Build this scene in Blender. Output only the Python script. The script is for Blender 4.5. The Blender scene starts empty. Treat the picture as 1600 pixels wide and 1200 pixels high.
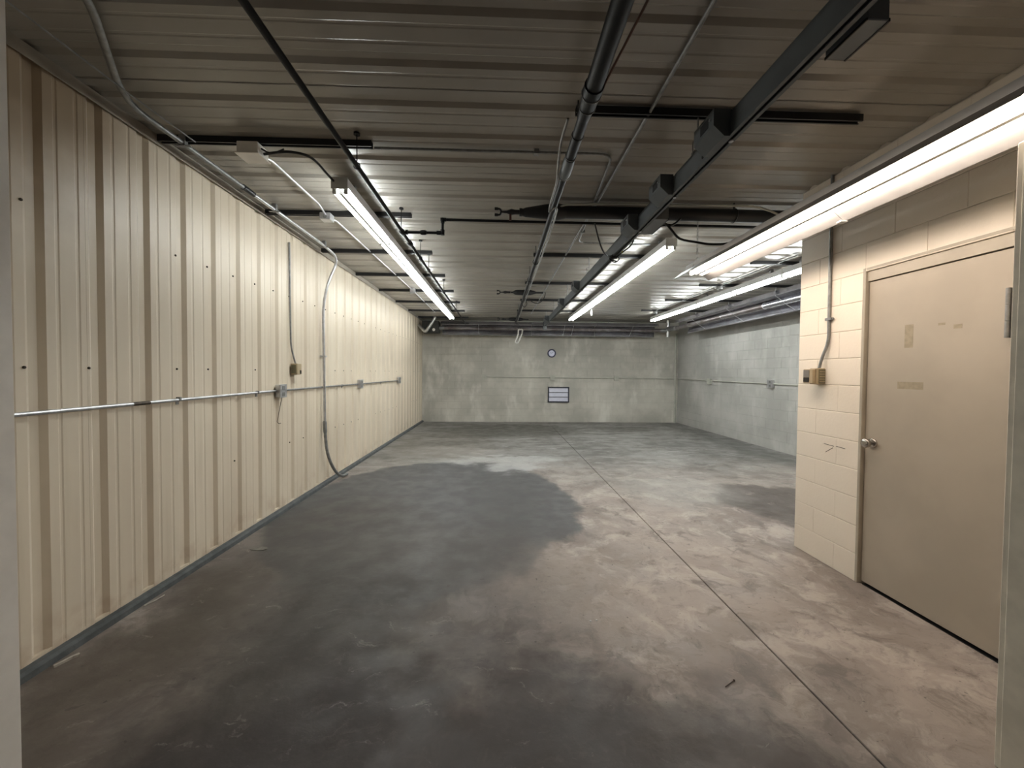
import bpy, math, random
from mathutils import Vector, Matrix
random.seed(7)
PI = math.pi
SC = bpy.context.scene
COL = SC.collection

# ------------------------------------------------------------------ camera
F_PX, PITCH, YAW, ROLL, CAM_H, SHIFT_PX = 613.8, .0239, .0334, .0084, 1.52, -3.32
cd = bpy.data.cameras.new('camera')
cam = bpy.data.objects.new('camera', cd); COL.objects.link(cam); SC.camera = cam
fw = Vector((math.sin(YAW)*math.cos(PITCH), math.cos(YAW)*math.cos(PITCH), -math.sin(PITCH)))
rt = Vector((math.cos(YAW), -math.sin(YAW), 0)); dn = fw.cross(rt)
r2 = rt*math.cos(ROLL) - dn*math.sin(ROLL); d2 = rt*math.sin(ROLL) + dn*math.cos(ROLL)
M = Matrix((r2, -d2, -fw)).transposed().to_4x4(); M.translation = Vector((0, 0, CAM_H))
cam.matrix_world = M
cd.sensor_width = 36.0; cd.sensor_fit = 'HORIZONTAL'; cd.lens = F_PX*36/1600
cd.shift_y = -3.32/1600
cd.clip_start = .02; cd.clip_end = 200

# ------------------------------------------------------------------ world, exposure
w = bpy.data.worlds.new('world'); SC.world = w; w.use_nodes = True
bg = w.node_tree.nodes['Background']
bg.inputs[0].default_value = (.95, .92, .88, 1); bg.inputs[1].default_value = .012
SC.view_settings.view_transform = 'Standard'; SC.view_settings.look = 'None'
SC.view_settings.exposure = 1.78; SC.view_settings.gamma = 1; SC.view_settings.use_curve_mapping = False
TUBE_COOL, TUBE_WARM = 14.0, 10.0        # radiance of the fluorescent tubes

# ------------------------------------------------------------------ materials
class NT:
    def __init__(s, name):
        s.m = bpy.data.materials.new(name); s.m.use_nodes = True; s.t = s.m.node_tree
        s.b = s.t.nodes['Principled BSDF']; s.tc = None
    def n(s, typ, **kw):
        nd = s.t.nodes.new(typ)
        for k, v in kw.items():
            if k.startswith('i_'):
                k = k[2:]; nd.inputs[int(k) if k.isdigit() else k.replace('_', ' ')].default_value = v
            else: setattr(nd, k, v)
        return nd
    def l(s, a, b): s.t.links.new(a, b)
    def pos(s):
        if not s.tc: s.tc = s.n('ShaderNodeNewGeometry')
        return s.tc.outputs['Position']
    def vmath(s, op, a, b=None):
        nd = s.n('ShaderNodeVectorMath', operation=op)
        for i, x in enumerate((a, b)):
            if x is None: continue
            if hasattr(x, 'links'): s.l(x, nd.inputs[i])
            else: nd.inputs[i].default_value = x
        return nd.outputs['Value'] if op in ('LENGTH', 'DOT_PRODUCT') else nd.outputs[0]
    def math(s, op, a, b=None, clamp=False):
        nd = s.n('ShaderNodeMath', operation=op, use_clamp=clamp)
        for i, x in enumerate((a, b)):
            if x is None: continue
            if hasattr(x, 'links'): s.l(x, nd.inputs[i])
            else: nd.inputs[i].default_value = x
        return nd.outputs[0]
    def noise(s, scale, vec=None, detail=4, rough=.55, stretch=None, out=0):
        v = vec or s.pos()
        if stretch: v = s.vmath('MULTIPLY', v, stretch)
        nd = s.n('ShaderNodeTexNoise'); nd.inputs['Scale'].default_value = scale
        nd.inputs['Detail'].default_value = detail; nd.inputs['Roughness'].default_value = rough
        s.l(v, nd.inputs['Vector']); return nd.outputs[out]
    def ramp(s, fac, lo, hi, a=0., b=1.):
        nd = s.n('ShaderNodeMapRange', interpolation_type='SMOOTHSTEP')
        s.l(fac, nd.inputs[0]); nd.inputs[1].default_value = lo; nd.inputs[2].default_value = hi
        nd.inputs[3].default_value = a; nd.inputs[4].default_value = b; return nd.outputs[0]
    def mix(s, fac, a, b):
        nd = s.n('ShaderNodeMix', data_type='RGBA')
        if hasattr(fac, 'links'): s.l(fac, nd.inputs[0])
        else: nd.inputs[0].default_value = fac
        for i, x in ((6, a), (7, b)):
            if hasattr(x, 'links'): s.l(x, nd.inputs[i])
            else: nd.inputs[i].default_value = (*x, 1)
        return nd.outputs[2]
    def bump(s, h, strength, dist=.01):
        nd = s.n('ShaderNodeBump'); nd.inputs['Strength'].default_value = strength
        nd.inputs['Distance'].default_value = dist; s.l(h, nd.inputs['Height'])
        s.l(nd.outputs[0], s.b.inputs['Normal'])
    def set(s, **kw):
        for k, v in kw.items():
            k = k.replace('_', ' ')
            if hasattr(v, 'links'): s.l(v, s.b.inputs[k])
            else: s.b.inputs[k].default_value = (*v, 1) if isinstance(v, tuple) else v
        return s
    def blob(s, vec, cx, cy, rx, ry, soft=.15, cz=None, rz=None):
        v = s.vmath('SUBTRACT', vec, (cx, cy, cz or 0.))
        v = s.vmath('MULTIPLY', v, (1/rx, 1/ry, 1/rz if rz else 0.))
        return s.ramp(s.vmath('LENGTH', v), 1-soft, 1+soft, 1., 0.)

def mat(name, col, rough=.5, metal=0., var=.12, scale=6., bump=0., bscale=60., tint=None):
    t = NT(name)
    nz = t.noise(scale)
    dark = tuple(c*(1-2*var) for c in col) if tint is None else tint
    t.set(Base_Color=t.mix(t.ramp(nz, .3, .7), dark, col), Roughness=rough, Metallic=metal)
    if bump: t.bump(t.noise(bscale), bump, .004)
    return t.m

def mat_emit(name, col, strength):
    t = NT(name); t.set(Base_Color=(.9, .9, .9), Roughness=.4, Emission_Color=col, Emission_Strength=strength)
    return t.m

M_TUBE_C = mat_emit('tube_cool', (.95, 1., .985), TUBE_COOL)
M_TUBE_W = mat_emit('tube_warm', (1., .85, .71), TUBE_WARM)

def cream_panel():
    t = NT('cream_panel_paint'); p = t.pos()
    base = t.mix(t.ramp(t.noise(1.6, stretch=(1, 1, .25)), .3, .75), (.63, .54, .42), (.72, .63, .50))
    streak = t.ramp(t.noise(9, stretch=(1, 1, .06), detail=5), .55, .8)
    c = t.mix(t.math('MULTIPLY', streak, .28), base, (.42, .33, .21))
    warp = t.vmath('ADD', p, t.vmath('MULTIPLY', t.noise(3, out=1), (.3, .3, .5)))
    rust = t.blob(warp, -2.2, 2.1, 1.2, .55, .5, cz=3.25, rz=.62)
    c = t.mix(t.math('MULTIPLY', rust, .7), c, (.20, .12, .05))
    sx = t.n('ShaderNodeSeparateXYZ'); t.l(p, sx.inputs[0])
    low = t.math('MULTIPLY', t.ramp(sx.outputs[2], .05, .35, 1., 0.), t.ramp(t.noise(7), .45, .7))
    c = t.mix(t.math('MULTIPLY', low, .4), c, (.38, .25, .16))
    t.set(Base_Color=c, Roughness=.42); return t.m
M_CREAM = cream_panel()

def ceiling_paint():
    t = NT('ceiling_panel_paint')
    c = t.mix(t.ramp(t.noise(1.3), .3, .7), (.285, .262, .228), (.335, .31, .275))
    t.set(Base_Color=c, Roughness=.27); t.bump(t.noise(5, stretch=(.25, 1, 1)), .14, .02); return t.m
M_CEIL = ceiling_paint()

def block_paint(name, a, b, c2, bl=.35):
    t = NT(name); p = t.pos()
    base = t.mix(t.ramp(t.noise(1.1, detail=5), .35, .7), a, b)
    c = t.mix(t.math('MULTIPLY', t.ramp(t.noise(2.7, stretch=(1, 1, .45), detail=6), .5, .72), bl), base, c2)
    t.set(Base_Color=c, Roughness=.6); t.bump(t.noise(55, detail=3), .25, .004); return t.m
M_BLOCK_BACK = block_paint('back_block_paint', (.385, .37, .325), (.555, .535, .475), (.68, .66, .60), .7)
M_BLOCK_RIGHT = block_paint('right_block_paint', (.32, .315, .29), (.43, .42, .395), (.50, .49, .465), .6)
M_BLOCK_OFFICE = block_paint('office_block_paint', (.77, .685, .58), (.81, .73, .62), (.84, .76, .655))
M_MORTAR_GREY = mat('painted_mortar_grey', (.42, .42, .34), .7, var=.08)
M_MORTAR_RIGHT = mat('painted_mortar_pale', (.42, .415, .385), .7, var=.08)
M_MORTAR_CREAM = mat('painted_mortar_cream', (.66, .58, .48), .7, var=.08)
M_DOOR = mat('tan_door_paint', (.41, .355, .285), .42, var=.05, scale=2.5)
M_FRAME = mat('tan_frame_paint', (.42, .37, .295), .45, var=.06)
M_DPATCH = mat('old_tape_mark', (.335, .285, .20), .6, var=.1, scale=40)
M_JAMB = mat('white_jamb_paint', (.86, .82, .76), .5, var=.05, scale=9)
M_JAMB_R = mat('cream_jamb_paint', (.76, .71, .60), .5, var=.08, scale=9)
M_CURB = mat('dark_concrete_curb', (.10, .108, .11), .8, var=.2, scale=12, bump=.4)
M_TRIM = mat('ceiling_edge_trim_paint', (.34, .30, .245), .4, var=.1)
M_GALV = mat('galvanised_steel', (.62, .62, .64), .32, .85, var=.12, scale=20)
M_GALV_D = mat('dull_galvanised_steel', (.30, .30, .295), .5, .6, var=.15, scale=25)
M_PAINTED_COND = mat('painted_conduit', (.44, .44, .38), .5, var=.08)
M_BLACK = mat('black_painted_steel', (.012, .012, .013), .45, var=.2)
M_PIPE = mat('black_iron_pipe', (.007, .007, .008), .5, 0., var=.25, scale=15)
M_PIPE.node_tree.nodes['Principled BSDF'].inputs['Specular IOR Level'].default_value = .22
M_RUBBER = mat('black_cable_jacket', (.013, .013, .013), .55, var=.1)
M_BEAM = mat('grey_rail_steel', (.115, .128, .137), .5, .25, var=.1, scale=4)
M_BOX = mat('grey_box_enamel', (.17, .185, .20), .45, .1, var=.1, scale=4)
M_BEAM_D = mat('dark_slot_interior', (.008, .008, .009), .8)
M_WHITE = mat('white_fixture_enamel', (.50, .49, .48), .35, var=.04)
M_WING = mat('toned_down_reflector', (.30, .29, .285), .4, var=.06)  # white reflector enamel greyed to hold its glare below clipping
M_SOCKET = mat('lamp_socket_plastic', (.60, .59, .55), .4, var=.05)
M_REFL = mat('heater_reflector_aluminium', (.66, .66, .72), .2, .92, var=.12, scale=3)
M_BURN = mat('burner_housing', (.035, .034, .03), .5, .2, var=.2)
M_HTUBE = mat('heater_tube_steel', (.28, .26, .26), .4, .7, var=.25, scale=4, tint=(.15, .12, .115))
M_FOIL = mat('crinkled_foil_duct', (.72, .72, .70), .3, .9, var=.15, scale=25, bump=.8, bscale=90)
M_TAN_PL = mat('tan_plastic', (.40, .31, .19), .45, var=.05)
M_OLIVE = mat('olive_vent_face', (.16, .14, .08), .5, var=.1)
M_GREYPL = mat('grey_plastic_window', (.22, .2, .18), .3)
M_BLK_PL = mat('black_plastic_window', (.015, .01, .01), .25)
M_BRASS = mat('satin_nickel', (.50, .46, .42), .22, .95, var=.1)
M_YEL = mat('yellow_tag', (.75, .62, .05), .5)
M_WCORD = mat('white_cord', (.75, .74, .70), .6, var=.1)
M_CLOCK_R = mat('clock_rim', (.03, .035, .09), .3, var=.1)
M_CLOCK_F = mat('clock_face', (.70, .72, .86), .4, var=.03)
M_INK = mat('clock_hand', (.02, .02, .03), .4)
M_LOUV = mat('louvre_slat_white', (.62, .63, .74), .4, var=.05)
M_LOUVF = mat('louvre_frame_dark', (.05, .052, .075), .4, var=.1)
M_SCRAP = mat('pale_wood_scrap', (.55, .50, .43), .7, var=.2, scale=30)
M_RUSTY = mat('rusty_wire', (.10, .075, .055), .6, .4, var=.3, scale=30)
M_SCREW = mat('dark_screw_head', (.06, .045, .03), .6, .5, var=.2)
M_REDBR = mat('red_brown_primer', (.10, .035, .025), .5, var=.2)
M_CABLE_BR = mat('brown_cable', (.10, .045, .03), .5, var=.1)

def floor_mat():
    t = NT('stained_shaded_concrete'); p = t.pos()
    def off(scale, detail, amp):
        return t.vmath('MULTIPLY', t.vmath('SUBTRACT', t.noise(scale, detail=detail, out=1), (.5, .5, .5)), (amp, amp, 0))
    w1, w2, w3 = off(1.7, 5, 1.1), off(7, 5, .34), off(1.3, 2, .5)
    pw = t.vmath('ADD', t.vmath('ADD', p, w1), w2)
    pf = t.vmath('ADD', t.vmath('ADD', p, t.vmath('MULTIPLY', w1, (.40, .40, 0))), t.vmath('MULTIPLY', w2, (.5, .5, 0)))
    pd = t.vmath('ADD', t.vmath('ADD', p, w3), t.vmath('MULTIPLY', w2, (.6, .6, 0)))      # swirled coordinates for trowel marks
    def M(fac, k): return t.math('MULTIPLY', fac, k)
    c = t.mix(t.ramp(t.noise(.9, pd, detail=6), .36, .66), (.215, .178, .156), (.345, .292, .258))
    c = t.mix(M(t.ramp(t.noise(2.6, pd, detail=9, rough=.68), .47, .63), .7), c, (.46, .40, .355))
    c = t.mix(M(t.ramp(t.noise(4.3, pd, detail=9, rough=.7, stretch=(1, .8, 1)), .50, .66), .7), c, (.12, .10, .088))
    # cooler, greyer concrete towards the back right, with sweeping streaks
    sx = t.n('ShaderNodeSeparateXYZ'); t.l(pw, sx.inputs[0])
    far = t.ramp(sx.outputs[1], 4.4, 7.4)
    g = t.mix(t.ramp(t.noise(1.6, pd, detail=8, rough=.66, stretch=(.5, 1.3, 1)), .38, .62), (.09, .09, .084), (.205, .203, .193))
    g = t.mix(M(t.ramp(t.noise(3.0, pd, detail=9, rough=.7, stretch=(.35, 1.6, 1)), .52, .64), .75), g, (.345, .342, .33))
    g = t.mix(M(t.ramp(t.noise(3.6, pd, detail=8, rough=.7, stretch=(.4, 1.5, 1)), .50, .66), .7), g, (.060, .058, .053))
    c = t.mix(M(far, .85), c, g)
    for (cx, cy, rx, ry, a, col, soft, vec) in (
        (.3, 10.4, 1.7, 1.2, .70, (.055, .051, .040), .3, pw),       # oily dark area by the back wall
        (-1.2, 8.6, 1.0, 1.6, .50, (.115, .10, .08), .4, pw),
        (3.6, 4.45, .95, .82, .80, (.060, .048, .040), .16, pw),     # dark brown stain by the office corner
        (3.5, 10.6, .9, .30, .70, (.085, .079, .070), .4, pw),
        (4.4, 8.3, 1.0, .40, .55, (.095, .093, .087), .5, pw),
        (5.1, 9.0, .35, 2.8, .60, (.085, .085, .078), .4, pw),
        (2.35, 5.0, .75, .60, .50, (.29, .28, .26), .4, pw),
        (-.75, 4.62, 1.62, 2.05, .94, (.072, .073, .075), .035, pf), # smooth dark slate patch
        (-1.55, 3.4, .85, 1.3, .75, (.060, .053, .047), .4, pf),
        (-.5, 2.9, 1.0, 1.0, .72, (.086, .078, .072), .4, pf),
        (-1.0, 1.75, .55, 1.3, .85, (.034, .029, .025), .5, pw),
        (-.25, 1.35, 1.35, .75, .90, (.038, .030, .029), .35, pw),  # foreground darkening: partly stain, mostly dim light put into the colour
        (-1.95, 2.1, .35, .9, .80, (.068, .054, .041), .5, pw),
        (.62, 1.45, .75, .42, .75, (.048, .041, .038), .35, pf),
        (.0, 6.85, 1.0, .30, .60, (.45, .45, .44), .45, pw),         # white scuffs
        (.25, 6.25, .40, .34, .65, (.45, .45, .445), .4, pw),
        (-1.0, 7.5, 1.0, .5, .35, (.34, .31, .28), .5, pw),
        (.6, 2.75, .55, .5, .35, (.36, .30, .26), .6, pw)):
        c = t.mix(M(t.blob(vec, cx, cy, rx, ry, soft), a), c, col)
    sm = t.blob(pf, -.75, 4.62, 1.62, 2.05, .05)
    c = t.mix(M(t.ramp(t.noise(30, detail=2), .70, .74), .6), c, (.040, .033, .028))
    c = t.mix(M(t.ramp(t.noise(11, stretch=(.6, 1, 1), detail=2), .73, .76), .5), c, (.05, .04, .034))
    scr = t.ramp(t.noise(11, pd, stretch=(.30, 1, 1), detail=8, rough=.75), .58, .72)
    c = t.mix(M(M(scr, t.math('SUBTRACT', 1., sm)), .42), c, (.47, .42, .38))
    fine = t.ramp(t.noise(23, pd, stretch=(.5, 1, 1), detail=8, rough=.75), .5, .68)
    c = t.mix(M(fine, .35), c, (.10, .085, .075))
    t.set(Base_Color=c, Roughness=t.ramp(t.noise(4, detail=5), .3, .7, .48, .7))
    t.bump(t.noise(18, detail=8, rough=.65), .22, .01); return t.m
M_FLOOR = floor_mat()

# ------------------------------------------------------------------ mesh builder
class MB:
    def __init__(s): s.v = []; s.f = []; s.sm = []
    def add(s, verts, faces, smooth=False):
        o = len(s.v); s.v += [tuple(x) for x in verts]
        s.f += [tuple(i+o for i in f) for f in faces]; s.sm += [smooth]*len(faces); return s
    def box(s, x0, x1, y0, y1, z0, z1, b=0.):
        if b <= 0:
            v = [(x, y, z) for x in (x0, x1) for y in (y0, y1) for z in (z0, z1)]
            return s.add(v, [(0,1,3,2),(4,6,7,5),(0,4,5,1),(2,3,7,6),(0,2,6,4),(1,5,7,3)])
        # chamfered box
        v = []; idx = {}
        for i, x in enumerate((x0, x1)):
            for j, y in enumerate((y0, y1)):
                for k, z in enumerate((z0, z1)):
                    sx, sy, sz = (b, -b)[i], (b, -b)[j], (b, -b)[k]
                    for a, q in enumerate(((x, y+sy, z+sz), (x+sx, y, z+sz), (x+sx, y+sy, z))):
                        idx[i, j, k, a] = len(v); v.append(q)
        f = []
        for i in (0, 1): f.append([idx[i,0,0,0], idx[i,0,1,0], idx[i,1,1,0], idx[i,1,0,0]])
        for j in (0, 1): f.append([idx[0,j,0,1], idx[1,j,0,1], idx[1,j,1,1], idx[0,j,1,1]])
        for k in (0, 1): f.append([idx[0,0,k,2], idx[0,1,k,2], idx[1,1,k,2], idx[1,0,k,2]])
        for i in (0, 1):
            for j in (0, 1): f.append([idx[i,j,0,0], idx[i,j,1,0], idx[i,j,1,1], idx[i,j,0,1]])
        for i in (0, 1):
            for k in (0, 1): f.append([idx[i,0,k,0], idx[i,1,k,0], idx[i,1,k,2], idx[i,0,k,2]])
        for j in (0, 1):
            for k in (0, 1): f.append([idx[0,j,k,1], idx[1,j,k,1], idx[1,j,k,2], idx[0,j,k,2]])
        for i in (0, 1):
            for j in (0, 1):
                for k in (0, 1): f.append([idx[i,j,k,0], idx[i,j,k,1], idx[i,j,k,2]])
        c = Vector(((x0+x1)/2, (y0+y1)/2, (z0+z1)/2)); g = []
        for q in f:
            a, b2, c2 = (Vector(v[q[0]]), Vector(v[q[1]]), Vector(v[q[2]]))
            n = (b2-a).cross(c2-a); m = sum((Vector(v[t]) for t in q), Vector())/len(q)
            g.append(tuple(q) if n.dot(m-c) > 0 else tuple(reversed(q)))
        return s.add(v, g)
    def prism(s, prof, axis, a, b, closed=True, caps=True, smooth=False):
        """prof: list of 2-D points; axis 'x': (y,z) 'y': (x,z) 'z': (x,y)"""
        def P(q, t): return {'x': (t, q[0], q[1]), 'y': (q[0], t, q[1]), 'z': (q[0], q[1], t)}[axis]
        n = len(prof); v = [P(q, a) for q in prof] + [P(q, b) for q in prof]; f = []
        for i in range(n if closed else n-1):
            j = (i+1) % n; f.append((i, j, n+j, n+i))
        if closed and caps: f += [tuple(range(n-1, -1, -1)), tuple(range(n, 2*n))]
        return s.add(v, f, smooth)
    def tube(s, pts, r, n=8, caps=True):
        P = [Vector(p) for p in pts]; rr = r if isinstance(r, (list, tuple)) else [r]*len(P)
        rings = []; u = None
        for i, p in enumerate(P):
            d = ((P[min(i+1, len(P)-1)]-p).normalized() + (p-P[max(i-1, 0)]).normalized())
            if d.length < 1e-6: d = P[min(i+1, len(P)-1)]-P[max(i-1, 0)]
            d.normalize()
            if u is None: u = d.orthogonal().normalized()
            u = (u - d*u.dot(d)).normalized(); w_ = d.cross(u)
            rings.append([p + rr[i]*(math.cos(2*PI*k/n)*u + math.sin(2*PI*k/n)*w_) for k in range(n)])
        v = [q for g in rings for q in g]; f = []
        for i in range(len(P)-1):
            for k in range(n):
                j = (k+1) % n; f.append((i*n+k, i*n+j, (i+1)*n+j, (i+1)*n+k))
        s.add(v, f, True)
        if caps: s.add(rings[0], [tuple(range(n-1, -1, -1))]); s.add(rings[-1], [tuple(range(n))])
        return s
    def ring(s, c, axis, R, r, n=20, m=6):
        c = Vector(c); a = Vector(axis).normalized(); u = a.orthogonal().normalized(); w_ = a.cross(u); v = []; f = []
        for i in range(n):
            d = math.cos(2*PI*i/n)*u + math.sin(2*PI*i/n)*w_
            for k in range(m): v.append(c + d*(R+r*math.cos(2*PI*k/m)) + a*r*math.sin(2*PI*k/m))
        for i in range(n):
            for k in range(m): f.append((i*m+k, i*m+(k+1) % m, ((i+1) % n)*m+(k+1) % m, ((i+1) % n)*m+k))
        return s.add(v, f, True)

def bend(pts, rad, k=5):
    """round the corners of a polyline"""
    P = [Vector(p) for p in pts]; out = [P[0]]
    for i in range(1, len(P)-1):
        a, b, c = P[i-1], P[i], P[i+1]
        r = min(rad, (a-b).length*.49, (c-b).length*.49)
        p0 = b+(a-b).normalized()*r; p1 = b+(c-b).normalized()*r
        for j in range(k+1):
            t = j/k; out.append((1-t)**2*p0 + 2*t*(1-t)*b + t*t*p1)
    out.append(P[-1]); return out

def spline(pts, k=6):
    P = [Vector(p) for p in pts]; out = []
    for i in range(len(P)-1):
        a, b, c, d = P[max(i-1, 0)], P[i], P[i+1], P[min(i+2, len(P)-1)]
        for j in range(k):
            t = j/k
            out.append(.5*((2*b)+(c-a)*t+(2*a-5*b+4*c-d)*t*t+(3*b-a-3*c+d)*t**3))
    out.append(P[-1]); return out

def props(o, label=None, cat=None, group=None, kind=None):
    if label: o['label'] = label
    if cat: o['category'] = cat
    if group: o['group'] = group
    if kind: o['kind'] = kind
    return o
def mk(name, mb, m, parent=None, loc=(0, 0, 0)):
    """one mesh object; vertices are given in world space and stored relative to loc (or to the parent thing)"""
    off = Vector(loc)
    if parent is not None:
        q = parent; off = Vector()
        while q is not None: off += q.location; q = q.parent
    me = bpy.data.meshes.new(name)
    me.from_pydata([tuple(Vector(v)-off) for v in mb.v], [], mb.f)
    me.polygons.foreach_set('use_smooth', mb.sm); me.materials.append(m); me.update()
    o = bpy.data.objects.new(name, me); COL.objects.link(o)
    if parent is not None: o.parent = parent
    else: o.location = loc
    return o
def islands(mb):
    par = list(range(len(mb.v)))
    def fd(i):
        while par[i] != i: par[i] = par[par[i]]; i = par[i]
        return i
    key = {}
    for i, v in enumerate(mb.v):
        k = tuple(round(c, 5) for c in v)
        if k in key: par[fd(i)] = fd(key[k])
        else: key[k] = i
    for f in mb.f:
        for i in f[1:]: par[fd(i)] = fd(f[0])
    out = {}
    for f, sm in zip(mb.f, mb.sm):
        g = out.setdefault(fd(f[0]), (MB(), {})); m_, ix = g; ff = []
        for i in f:
            if i not in ix: ix[i] = len(m_.v); m_.v.append(mb.v[i])
            ff.append(ix[i])
        m_.f.append(tuple(ff)); m_.sm.append(sm)
    return [g[0] for g in out.values()]
def mks(name, mb, m, parent):
    """every separate piece of mb becomes a part of its own"""
    return [mk(name, q, m, parent) for q in islands(mb)]
def thing(name, label, cat, loc=(0, 0, 0), group=None):
    o = bpy.data.objects.new(name, None); COL.objects.link(o); o.location = loc; o.empty_display_size = .1
    return props(o, label, cat, group)
def struct(name, mb, m, loc=(0, 0, 0)): return props(mk(name, mb, m, None, loc), kind='structure')
def single(name, mb, m, label, cat, loc=(0, 0, 0), group=None): return props(mk(name, mb, m, None, loc), label, cat, group)
def dup(o, parent=None, loc=None):
    c = o.copy(); COL.objects.link(c)
    if parent is not None: c.parent = parent
    if loc is not None: c.location = loc
    for ch in list(o.children): dup(ch, c)
    return c

# ================================================================== SETTING
XL, XR, YB, ZC = -2.33, 5.55, 12.02, 3.10
OX = 2.635                                   # face of the office block wall
# ---- floor: two slabs with a saw-cut joint
fl = struct('floor', MB().box(-4.0, 7.0, -2.5, 12.4, -.30, -.12), M_FLOOR)
jx = 1.512
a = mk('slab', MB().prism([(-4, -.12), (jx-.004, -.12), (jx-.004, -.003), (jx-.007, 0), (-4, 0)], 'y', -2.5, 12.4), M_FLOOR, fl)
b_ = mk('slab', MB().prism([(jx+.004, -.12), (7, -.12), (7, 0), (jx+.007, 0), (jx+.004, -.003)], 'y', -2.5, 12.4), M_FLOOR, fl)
mk('joint_filler', MB().box(jx-.004, jx+.004, -2.5, 12.4, -.12, -.012), M_BLACK, fl)

# ---- left wall: ribbed cream sheets on a backing
wl = struct('wall_left', MB().box(-2.50, -2.42, 1.2, 12.3, 0, 3.4), M_TRIM)
def rib_profile(pitch, n, d, off, dm):
    """offsets along the wall and depth away from the room"""
    pr = []
    for k in range(n):
        c = off + k*pitch
        pr += [(c-.046, 0), (c-.020, d), (c+.020, d), (c+.046, 0)]
        for t in (1/3, 2/3):
            e = c+pitch*t; pr += [(e-.012, 0), (e-.005, dm), (e+.005, dm), (e+.012, 0)]
    return pr
P = .3048; RIB0 = 2.061
pan = None
for k in range(12):
    y0 = RIB0 - 2*P - .06 + k*3*P
    if y0 > YB: break
    if pan is None:
        pr = [(0, 0)] + rib_profile(P, 3, .020, .06, .0026) + [(3*P+.004, 0)]
        mb = MB().prism([(XL-d, y0+t) for t, d in pr], 'z', .03, 3.09, closed=False)
        # give the sheet a visible edge thickness at its bottom and lapped side
        mb.add([(XL, y0, .03), (XL, y0, 3.09), (XL-.002, y0, 3.09), (XL-.002, y0, .03)], [(0, 1, 2, 3)])
        pan = mk('wall_panel', mb, M_CREAM, wl); py0 = y0
    else:
        c = dup(pan, wl, (0.0006*(k % 2), y0-py0, 0))
# screw heads along the girts
mb = MB()
for n in range(-1, 33):
    for z in (.72, 1.525, 2.34):
        if random.random() < (.12 if z > 2 else .45): continue
        y = RIB0 - .055 + n*P; mb.tube([(XL-.004, y, z), (XL+.006, y, z), (XL+.008, y, z)], [.0075, .0075, .004], 6)
s_ = mk('screw_heads', mb, M_SCREW, wl); s_['kind'] = 'stuff'
# channel trim where the sheets meet the ceiling
tr = mk('edge_channel', MB().prism([(XL-.06, 3.10), (XL+.022, 3.10), (XL+.022, 3.035), (XL+.018, 3.035), (XL+.018, 3.092), (XL-.06, 3.092)], 'y', 1.44, YB), M_TRIM, wl)
mb = MB()
mb.box(XL-.02, XL-.001, 1.44, YB, .03, .062)
mk('base_closure', mb, M_CREAM, wl)
struct('baseboard_left', MB().prism([(XL-.1, 0), (-2.28, 0), (-2.284, .03), (-2.30, .042), (XL-.1, .055)], 'y', 1.44, YB), M_CURB)

# ---- ceiling: ribbed sheets, seam over the left lamp run
ce = struct('ceiling', MB().box(-2.5, 5.9, -1.2, 12.4, 3.16, 3.30), M_TRIM)
CR0 = 2.045
first = {}
for k in range(-3, 12):
    y0 = CR0 - 2*P - .1 + k*3*P
    if y0 > YB: break
    for side, (xa, xb) in enumerate(((-2.42, -.925), (-.93, 5.75))):
        if side not in first:
            pr = [(0, 0)] + rib_profile(P, 3, .018, .1, .0022) + [(3*P+.004, 0)]
            zz = ZC - .0015*side
            mb = MB().prism([(y0+t, zz+d) for t, d in pr], 'x', xa, xb, closed=False)
            mb.add([(xa if side else xb, y0+t, zz+d) for t, d in pr]+[(xa if side else xb, y0+t, zz+d+.0015) for t, d in pr],
                   [(i, i+1, len(pr)+i+1, len(pr)+i) for i in range(len(pr)-1)])
            first[side] = (mk('ceiling_panel', mb, M_CEIL, ce), y0)
        else: dup(first[side][0], ce, (0, y0-first[side][1], -.0008*(k % 2)))

# ---- block walls
BH, BL = .206, .4064
def block_mesh(name, length, m, h=BH, vert=1.):
    j, d, b, e = .0011, .02, .0042, .0025*vert
    L, H = length/2-j*.6*vert, h/2-j
    v = [(-L, 0, -H), (L, 0, -H), (L, 0, H), (-L, 0, H), (-L+e, -b*.6, -H+b), (L-e, -b*.6, -H+b), (L-e, -b*.6, H-b), (-L+e, -b*.6, H-b),
         (-L, d, -H), (L, d, -H), (L, d, H), (-L, d, H)]
    f = [(4, 5, 6, 7), (0, 1, 5, 4), (1, 2, 6, 5), (2, 3, 7, 6), (3, 0, 4, 7), (8, 9, 1, 0), (9, 10, 2, 1), (10, 11, 3, 2), (11, 8, 0, 3)]
    me = bpy.data.meshes.new(name); me.from_pydata(v, [], f); me.materials.append(m); me.update(); return me
def lay_blocks(parent, m, origin, ux, rot, spans, courses, z0=0., faint=99):
    """spans(i) -> list of (start, length) along ux from origin for course i"""
    cache = {}
    for i in range(courses):
        for s0, ln in spans(i):
            key = (round(ln, 3), i < faint < 99)
            if key not in cache: cache[key] = block_mesh('block', ln, m, vert=.35 if key[1] else 1.)
            o = bpy.data.objects.new('block', cache[key]); COL.objects.link(o); o.parent = parent
            o.location = Vector(origin)+Vector(ux)*(s0+ln/2)+Vector((0, 0, z0+(i+.5)*BH))
            jit = random.uniform(-.0004, .0004)
            o.location += Vector((-ux[1]*jit, ux[0]*jit, 0)); o.rotation_euler = (0, 0, rot)
def running(total, first_half):
    out = []; s0 = 0.; nx = BL/2 if first_half else BL
    while s0 < total-.03:
        ln = min(nx, total-s0); out.append((s0, ln)); s0 += ln; nx = BL
    return out
wb = struct('wall_back', MB().box(-2.5, 5.9, YB+.004, YB+.22, 0, 3.3), M_MORTAR_GREY)
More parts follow.
